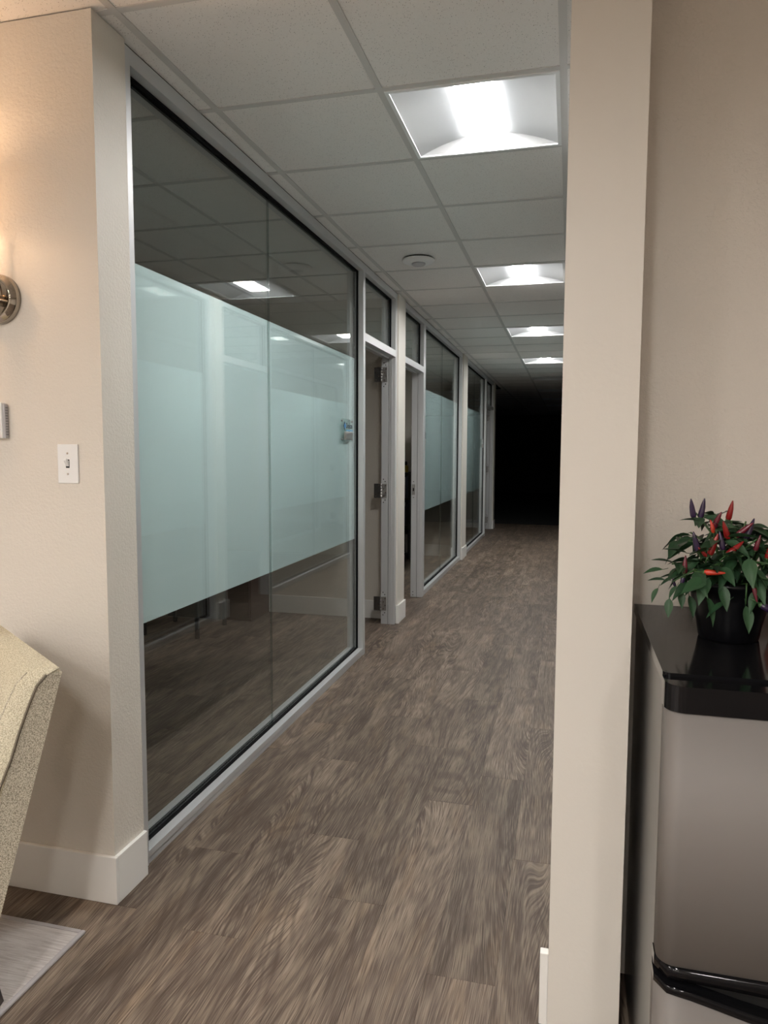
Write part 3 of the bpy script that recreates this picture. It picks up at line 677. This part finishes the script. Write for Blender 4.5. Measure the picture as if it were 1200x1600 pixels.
def chair():
    W = Vector((-0.821, 0.571, 0)); Fd = Vector((-0.571, -0.821, 0)); Z = Vector((0, 0, 1))
    P0 = Vector((-1.162, 1.45, 0.866))
    def P(a, f, z, lean=True):                     # a: across from near side, f: forward from the rear plane, z: height
        s = 0.28*(0.866 - z) if lean else 0.28*(0.866-0.30)
        q = P0 + W*a + Fd*(f + s); q.z = z; return q
    base = P(0.28, 0.30, 0.30, False); base.z = 0.0
    t = empty('armchair', base, label='cream tweed upholstered chair leaning back by the left wall, standing on the rug', cat='chair')
    WD = 0.56
    # back shell (side panels and rear) ------------------------------------------------
    bm = bmesh.new(); zs = [0.17, 0.30, 0.45, 0.60, 0.72, 0.80, 0.845, 0.862]
    th = [0.075, 0.075, 0.072, 0.068, 0.062, 0.058, 0.052, 0.040]
    rows = []
    for z, d in zip(zs, th):
        rows.append([bm.verts.new(P(a, f, z)) for a, f in ((0, 0), (WD, 0), (WD, d), (0, d))])
    for r_, s_ in zip(rows, rows[1:]):
        for k in range(4): bm.faces.new((r_[k], r_[(k+1)%4], s_[(k+1)%4], s_[k]))
    bm.faces.new(rows[0][::-1]); bm.faces.new(rows[-1])
    bmesh.ops.bevel(bm, geom=[e for e in bm.edges if e.calc_face_angle(0) > 0.6], offset=0.005, segments=2, affect='EDGES')
    obj('back_shell', bm, M_TWEED_SIDE, t)
    # front cushion: profile of bulge that changes with height -------------------------
    prof = [(0.40, 0.075, 0.150), (0.46, 0.072, 0.178), (0.54, 0.069, 0.180), (0.62, 0.066, 0.150), (0.68, 0.060, 0.118), (0.74, 0.058, 0.108), (0.80, 0.052, 0.098), (0.84, 0.046, 0.088), (0.862, 0.030, 0.070), (0.872, 0.012, 0.045)]
    bm = bmesh.new(); rows = []; n = 16
    for z, f0, f1 in prof:
        ring = []
        for j in range(n+1):
            u = j/n; e = min(u, 1-u)*WD; k = 1 - math.exp(-e/0.018)
            crest = 0.0
            ring.append(bm.verts.new(P(0.001+u*(WD-0.002), f0 + (f1-f0)*(0.12+0.88*k), z+crest)))
        back = [bm.verts.new(P(0.001+(1-j/n)*(WD-0.002), f0-0.004, z)) for j in range(n+1)]
        rows.append(ring + back)
    for r_, s_ in zip(rows, rows[1:]):
        for k in range(len(r_)):
            f = bm.faces.new((r_[k], r_[(k+1)%len(r_)], s_[(k+1)%len(r_)], s_[k])); f.smooth = True
    bm.faces.new(rows[0][::-1]); bm.faces.new(rows[-1])
    obj('back_cushion', bm, M_TWEED, t)
    # crest roll along the top
    pts = [P(0.004+WD*u*0.986, 0.014, 0.862) for u in [j/14 for j in range(15)]]
    obj('crest', tube(bmesh.new(), pts, 0.010, 12), M_TWEED, t)
    # welts: the dark seam between cushion and side panel
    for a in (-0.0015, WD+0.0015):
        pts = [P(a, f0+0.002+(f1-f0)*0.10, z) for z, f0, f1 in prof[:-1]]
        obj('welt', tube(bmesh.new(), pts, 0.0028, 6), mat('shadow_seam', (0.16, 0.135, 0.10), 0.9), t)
    pts = [P(0.045, f0+(f1-f0)*(0.12+0.88*(1-math.exp(-0.044/0.018)))-0.001, z) for z, f0, f1 in prof[:-1]]
    obj('cushion_seam', tube(bmesh.new(), pts, 0.0022, 6), M_TWEED_SIDE, t)
    # seat
    bm = bmesh.new()
    def seatbox(f0, f1, z0, z1, a0, a1, bev):
        vs = [bm.verts.new(P(a, f, 0, False)*1.0 + Z*z) for z in (z0, z1) for a, f in ((a0, f0), (a1, f0), (a1, f1), (a0, f1))]
        for v in vs: pass
        for f in ((0,3,2,1),(4,5,6,7),(0,1,5,4),(1,2,6,5),(2,3,7,6),(3,0,4,7)): bm.faces.new([vs[i] for i in f])
        bmesh.ops.bevel(bm, geom=list(bm.edges), offset=bev, segments=4, affect='EDGES')
    seatbox(0.10, 0.60, 0.31, 0.44, 0.01, WD-0.01, 0.03); 
    obj('seat_cushion', bm, M_TWEED, t)
    bm = bmesh.new(); seatbox(0.05, 0.58, 0.19, 0.305, 0.0, WD, 0.008); obj('seat_frame', bm, M_TWEED_SIDE, t)
    for a, f, da, df in ((0.085, 0.035, 0.038, -0.050), (WD-0.085, 0.035, -0.038, -0.050), (0.04, 0.54, 0, 0.02), (WD-0.04, 0.54, 0, 0.02)):
        top = P(a, f, 0, False); top.z = 0.19; bot = P(a+da, f+df, 0, False); bot.z = 0.0155
        top2 = top.copy()
        obj('leg', tube(bmesh.new(), [top2, (top2+bot)/2, bot], [0.024, 0.020, 0.014], 4), M_LEGWOOD, t)
    return t
chair()

# ------------------------------------------------------------------ fridge
FX0, FX1, FYF, FYR, FT = 0.168, 0.690, 1.270, 1.915, 1.006
t = empty('refrigerator', ((FX0+FX1)/2, (FYF+FYR)/2, 0), label='two-door stainless refrigerator with black glossy top in the alcove', cat='refrigerator')
YB = 1.335
obj('body', B(FX0+0.003, FX1-0.003, YB, FYR-0.03, 0.02, FT-0.022, bev=0.004), M_BLKSIDE, t)
def rrect(x0, x1, y0, y1, r, n=6):                 # outline with the two front corners rounded
    pts = [(x1, y1), (x0, y1)]
    for k in range(n+1):
        a = PI + (PI/2)*k/n; pts.append((x0+r+r*math.cos(a), y0+r+r*math.sin(a)))
    for k in range(n+1):
        a = 1.5*PI + (PI/2)*k/n; pts.append((x1-r+r*math.cos(a), y0+r+r*math.sin(a)))
    return pts
bm = prism(bmesh.new(), rrect(FX0, FX1, YB-0.012, FYR, 0.012), 'Z', FT-0.020, FT)
bmesh.ops.bevel(bm, geom=[e for e in bm.edges if e.calc_face_angle(0) > 0.6], offset=0.003, segments=2, affect='EDGES')
obj('top_panel', bm, M_BLKGLOSS, t)
def fdoor(z0, z1, zc):
    bm = prism(bmesh.new(), rrect(FX0+0.001, FX1-0.001, FYF, YB-0.008, 0.030, 8), 'Z', z0, z1)
    for f in bm.faces: f.smooth = abs(f.normal.z) < 0.5
    return bm
bm = fdoor(0.504, FT-0.052, 0)
for v in bm.verts:
    pass
d1 = obj('freezer_door', bm, M_STAINLESS, t)
bm = prism(bmesh.new(), rrect(FX0-0.001, FX1+0.001, FYF-0.003, YB-0.006, 0.032, 8), 'Z', FT-0.0515, FT-0.006)
bmesh.ops.bevel(bm, geom=[e for e in bm.edges if e.calc_face_angle(0) > 0.6], offset=0.004, segments=3, affect='EDGES')
obj('door_cap', bm, M_BLKGLOSS, d1)
# curved black handle band under the freezer door, scooping down to the right
def band(zt, zb, y_in, y_out, M, p, name):
    bm = bmesh.new(); n = 28; rows = []
    pts = rrect(FX0-0.001, FX1+0.001, 0, 0.06, 0.032, 8)
    for j in range(n+1):
        u = j/n; x = FX0-0.001 + u*(FX1-FX0+0.002)
        e = min(x-FX0, FX1-x); r = 0.032
        yo = y_out + (r - math.sqrt(max(0, r*r-(r-e)**2)) if e < r else 0)
        rows.append([bm.verts.new((x, yo, zt(u))), bm.verts.new((x, y_in, zt(u))), bm.verts.new((x, y_in, zb(u))), bm.verts.new((x, yo+0.001, zb(u)))])
    for a, b in zip(rows, rows[1:]):
        for k in range(4):
            f = bm.faces.new((a[k], a[(k+1)%4], b[(k+1)%4], b[k])); f.smooth = (k == 3)
    bm.faces.new(rows[0]); bm.faces.new(rows[-1][::-1])
    return obj(name, bm, M, p)
dip = lambda u: 0.034*math.sin(PI*min(1, max(0, (u-0.05)/0.9)))**1.4
hb = band(lambda u: 0.5035, lambda u: 0.482 - 0.2*dip(u), YB-0.008, FYF-0.004, M_BLKGLOSS, t, 'freezer_handle')
band(lambda u: 0.4815 - 0.2*dip(u), lambda u: 0.468 - dip(u), YB-0.010, FYF+0.022, M_HOLE, t, 'handle_recess')
band(lambda u: 0.4675 - dip(u), lambda u: 0.453 - 1.15*dip(u), YB-0.008, FYF-0.004, M_BLKGLOSS, t, 'fridge_handle')
band(lambda u: 0.4525 - 1.15*dip(u), lambda u: 0.06, YB-0.008, FYF, M_STAINLESS, t, 'fridge_door')
obj('door_gasket', B(FX0+0.010, FX1-0.010, YB-0.0078, YB-0.0005, 0.06, FT-0.03), M_GASKET, t)
for xx in (FX0+0.05, FX1-0.05):
    for yy in (YB+0.04, FYR-0.08): obj('foot', lathe(bmesh.new(), [(0.016, 0), (0.016, 0.0195)], (xx, yy, 0.0), 'Z', 16), M_BLACK, t)

# ------------------------------------------------------------------ chilli plant in a black pot
rp = random.Random(21)
pc = Vector((0.329, 1.615, FT+0.0005))
t = empty('potted_chilli_plant', pc, label='ornamental chilli plant with purple and red peppers in a black pot on the refrigerator', cat='potted plant')
bm = bmesh.new(); seg = 40; prof = [(0.056, 0), (0.058, 0.003), (0.062, 0.030), (0.075, 0.085), (0.079, 0.112), (0.082, 0.114), (0.082, 0.122), (0.075, 0.122), (0.072, 0.104), (0.02, 0.103)]
lathe(bm, prof, pc, 'Z', seg); pot = obj('pot', bm, M_POT, t)
obj('soil', lathe(bmesh.new(), [(0.071, 0.1035), (0.068, 0.109), (0.03, 0.112)], pc, 'Z', 20), M_SOIL, t)
def leaf_mesh(curl, fold):
    bm = bmesh.new(); n = 7; rows = []
    for j in range(n+1):
        v = j/n; wd = 0.235*math.sin(PI*v**0.78)*(1-0.25*v) if 0 < j < n else 0.0
        z = -curl*v*v; y = v
        if wd == 0: rows.append([bm.verts.new((0, y, z))])
        else: rows.append([bm.verts.new((-wd, y, z+wd*fold)), bm.verts.new((-wd*.5, y, z+wd*fold*.4)), bm.verts.new((0, y, z-0.01)), bm.verts.new((wd*.5, y, z+wd*fold*.4)), bm.verts.new((wd, y, z+wd*fold))])
    for a, b in zip(rows, rows[1:]):
        if len(a) == 1:
            for k in range(4): f = bm.faces.new((a[0], b[k+1], b[k])); f.smooth = True
        elif len(b) == 1:
            for k in range(4): f = bm.faces.new((a[k], a[k+1], b[0])); f.smooth = True
        else:
            for k in range(4): f = bm.faces.new((a[k], a[k+1], b[k+1], b[k])); f.smooth = True
    tube(bm, [(0, -0.25, 0.03), (0, -0.1, 0.01), (0, 0.02, -0.008)], 0.014, 5)
    return mesh_of('leaf', bm, M_LEAF)
leaf_me = [leaf_mesh(c, f) for c, f in ((0.12, 0.35), (0.28, 0.3), (0.42, 0.45))]
def pepper_mesh(M):
    bm = bmesh.new(); lathe(bm, [(0.04, 0.0), (0.11, 0.03), (0.145, 0.14), (0.14, 0.32), (0.115, 0.6), (0.07, 0.83), (0.03, 0.97), (0.005, 1.0)], (0,0,0), 'Z', 12)
    for v in bm.verts: v.co.x += 0.08*v.co.z*v.co.z
    return mesh_of('pepper', bm, M)
calyx_me = mesh_of('calyx', tube(lathe(bmesh.new(), [(0.02, -0.06), (0.08, -0.03), (0.12, 0.035), (0.115, 0.05)], (0,0,0), 'Z', 10), [(0, 0, -0.4), (0.02, 0, -0.2), (0, 0, -0.04)], 0.035, 6), M_STEM)
pep_me = {k: pepper_mesh(m_) for k, m_ in (('p', M_PURPLE), ('r', M_RED), ('o', M_REDOR), ('m', M_MAROON))}
def orient(o, loc, d, size, roll, axis='Y'):
    q = Vector(d).normalized().to_track_quat(axis, 'Z' if axis == 'Y' else 'X')
    o.rotation_mode = 'QUATERNION'; o.rotation_quaternion = q @ Matrix.Rotation(roll, 3, axis).to_quaternion()
    o.scale = (size, size, size); o.location = Vector(loc) - pc; o.parent = t
def leaf(loc, d, size, roll=0.0, k=0):
    o = bpy.data.objects.new('leaf', leaf_me[k]); C.objects.link(o); orient(o, loc, d, size, roll)
def pepper(loc, d, size, col):
    o = bpy.data.objects.new('pepper', pep_me[col]); C.objects.link(o); orient(o, loc, d, size, rp.random()*6, 'Z')
    c_ = bpy.data.objects.new('calyx', calyx_me); C.objects.link(c_); c_.parent = o
# stems: a trunk with branches reaching each tip
crown = pc + Vector((0, 0, 0.115)); tips = []
spots = [(-0.075, -0.02, 0.26), (-0.03, 0.03, 0.255), (0.02, -0.02, 0.245), (0.06, 0.03, 0.235), (0.11, 0.0, 0.23), (0.03, -0.07, 0.215), (-0.04, -0.06, 0.215),
         (-0.10, 0.02, 0.205), (0.09, -0.06, 0.20), (-0.12, -0.04, 0.155), (0.14, -0.02, 0.19), (0.0, 0.07, 0.24), (0.13, 0.05, 0.21), (-0.07, 0.07, 0.21), (0.05, -0.09, 0.17), (-0.055, -0.09, 0.16), (0.17, -0.05, 0.16), (-0.005, -0.01, 0.245), (0.0, -0.10, 0.185)]
for k, (dx, dy, dz) in enumerate(spots):
    tip = pc + Vector((dx, dy, dz)); mid = crown.lerp(tip, 0.5) + Vector((0, 0, 0.025)); tips.append((tip, (tip-mid).normalized()))
    root = crown + Vector((dx*0.15, dy*0.15, -0.008))
    obj('stem', tube(bmesh.new(), [root, mid, tip], [0.0032, 0.0024, 0.0016], 6), M_STEM, t)
for tip, d in tips:
    for j in range(8):
        a = rp.random()*2*PI; el = rp.uniform(-0.55, 0.35)
        dd = Vector((math.cos(a), math.sin(a), el)); base = tip - d*rp.uniform(0.0, 0.06)
        leaf(base + dd*0.012, dd, rp.uniform(0.040, 0.062), rp.uniform(-0.6, 0.6), rp.randrange(3))
# inner leaves
for j in range(64):
    a = rp.random()*2*PI; r_ = rp.uniform(0.03, 0.12); z = rp.uniform(0.11, 0.20)
    p_ = pc + Vector((r_*math.cos(a), r_*math.sin(a), z)); dd = Vector((math.cos(a+rp.uniform(-.8, .8)), math.sin(a+rp.uniform(-.8, .8)), rp.uniform(-0.9, 0.2)))
    leaf(p_, dd, rp.uniform(0.045, 0.068), rp.uniform(-0.7, 0.7), rp.randrange(3))
# trailing leaves over the rim and the long sprays to the left
for (x, z, dx, dz, s_) in ((-0.135, 0.128, -1, 0.12, 0.040), (-0.115, 0.118, -0.6, -0.8, 0.032), (-0.108, 0.108, 0.1, -1, 0.036), (-0.092, 0.100, 0.25, -1, 0.046), (-0.125, 0.165, -1, 0.25, 0.045), (-0.09, 0.215, -1, -0.35, 0.042), (-0.085, 0.25, -1, 0.15, 0.034), (-0.06, 0.10, 0.3, -1, 0.062), (-0.02, 0.092, -0.9, -0.55, 0.056), (0.012, 0.085, 0.15, -1, 0.055), (0.055, 0.10, 0.9, -0.5, 0.045), (0.09, 0.115, 0.8, -0.75, 0.055), (-0.12, 0.135, -0.9, -0.4, 0.035), (-0.150, 0.112, -0.5, -0.9, 0.034), (-0.128, 0.092, -0.1, -1, 0.040), (-0.142, 0.150, -1, -0.1, 0.042), (-0.10, 0.185, -1, 0.3, 0.050), (-0.07, 0.135, -0.7, -0.6, 0.05), (-0.035, 0.125, 0.2, -0.8, 0.055), (0.035, 0.12, -0.4, -0.8, 0.055), (0.075, 0.14, 0.3, -0.8, 0.055)):
    leaf(pc + Vector((x, -0.085, z)), (dx, -0.35, dz), s_, rp.uniform(-0.3, 0.3), 0)
obj('stem', tube(bmesh.new(), [crown + Vector((-0.02, -0.02, 0.0)), pc + Vector((-0.08, -0.07, 0.15)), pc + Vector((-0.125, -0.085, 0.125))], [0.0026, 0.002, 0.0013], 6), M_STEM, t)
obj('stem', tube(bmesh.new(), [crown + Vector((0.01, -0.03, 0.0)), pc + Vector((0.01, -0.095, 0.13)), pc + Vector((0.012, -0.085, 0.088))], [0.0026, 0.002, 0.0013], 6), M_STEM, t)
# peppers standing above the leaves
PE = [(-0.080, -0.03, 0.250, -0.25, 1.0, 0.042, 'p'), (-0.068, -0.03, 0.250, 0.20, 1.0, 0.042, 'p'), (-0.045, -0.03, 0.225, 0.35, 1.0, 0.044, 'm'), (-0.045, -0.05, 0.222, -0.2, 1.0, 0.028, 'o'),
      (-0.018, -0.05, 0.210, -0.3, 1.0, 0.042, 'r'), (-0.005, -0.05, 0.215, 0.7, 0.8, 0.044, 'm'), (0.015, -0.04, 0.210, 0.4, 1.0, 0.046, 'p'), (-0.075, -0.07, 0.185, -0.35, 1.0, 0.044, 'p'), (-0.062, -0.08, 0.178, -0.6, 0.8, 0.026, 'r'),
      (-0.055, -0.07, 0.180, 0.35, 1.0, 0.046, 'r'), (-0.030, -0.07, 0.190, -0.2, 1.0, 0.040, 'p'), (-0.025, -0.08, 0.183, 0.9, 0.8, 0.042, 'r'), (0.030, -0.06, 0.190, 0.2, 1.0, 0.034, 'm'), (0.050, -0.07, 0.175, 0.35, 1.0, 0.050, 'r'),
      (0.055, -0.08, 0.172, 1.0, 0.35, 0.046, 'r'), (0.075, -0.06, 0.205, 0.1, 1.0, 0.046, 'r'), (0.085, -0.03, 0.225, 0.3, 1.0, 0.046, 'p'), (0.10, -0.05, 0.200, 0.0, 1.0, 0.040, 'p'), (-0.100, -0.07, 0.140, 0.0, 1.0, 0.038, 'm'), (-0.102, -0.075, 0.135, -0.2, -1.0, 0.030, 'p'),
      (-0.070, -0.10, 0.150, 1.0, 0.0, 0.040, 'o'), (0.050, -0.10, 0.140, 1.0, -0.3, 0.050, 'o'), (0.022, -0.10, 0.125, 0.15, -1.0, 0.030, 'm'), (0.034, -0.10, 0.092, 0.9, -0.55, 0.050, 'p'), (0.12, -0.06, 0.19, 0.3, 1.0, 0.044, 'r'), (0.14, -0.02, 0.20, 0.2, 1.0, 0.044, 'p'),
      (0.0, 0.05, 0.24, 0.2, 1.0, 0.044, 'r'), (0.10, 0.04, 0.235, -0.2, 1.0, 0.044, 'm'), (0.155, -0.05, 0.165, 0.8, 0.4, 0.044, 'r'), (-0.115, -0.06, 0.112, -0.3, 1.0, 0.020, 'p')]
for x, y, z, dx, dz, s_, c_ in PE: pepper(pc + Vector((x, y, z)), (dx, rp.uniform(-0.25, 0.1), dz), s_, c_)

# orange red pot behind, cut by the right edge
oc = Vector((0.535, 1.79, FT+0.0005))
t = empty('orange_vase', oc, label='glossy orange red round vase on the refrigerator, cut off by the right edge', cat='vase')
obj('vase_body', lathe(bmesh.new(), [(0.045, 0), (0.060, 0.012), (0.085, 0.05), (0.092, 0.085), (0.085, 0.12), (0.064, 0.150), (0.052, 0.165)], oc, 'Z', 40), M_ORANGE, t)
obj('rim', lathe(bmesh.new(), [(0.050, 0.1655), (0.058, 0.170), (0.058, 0.176), (0.045, 0.176), (0.04, 0.15)], oc, 'Z', 40), M_ORANGE, t)
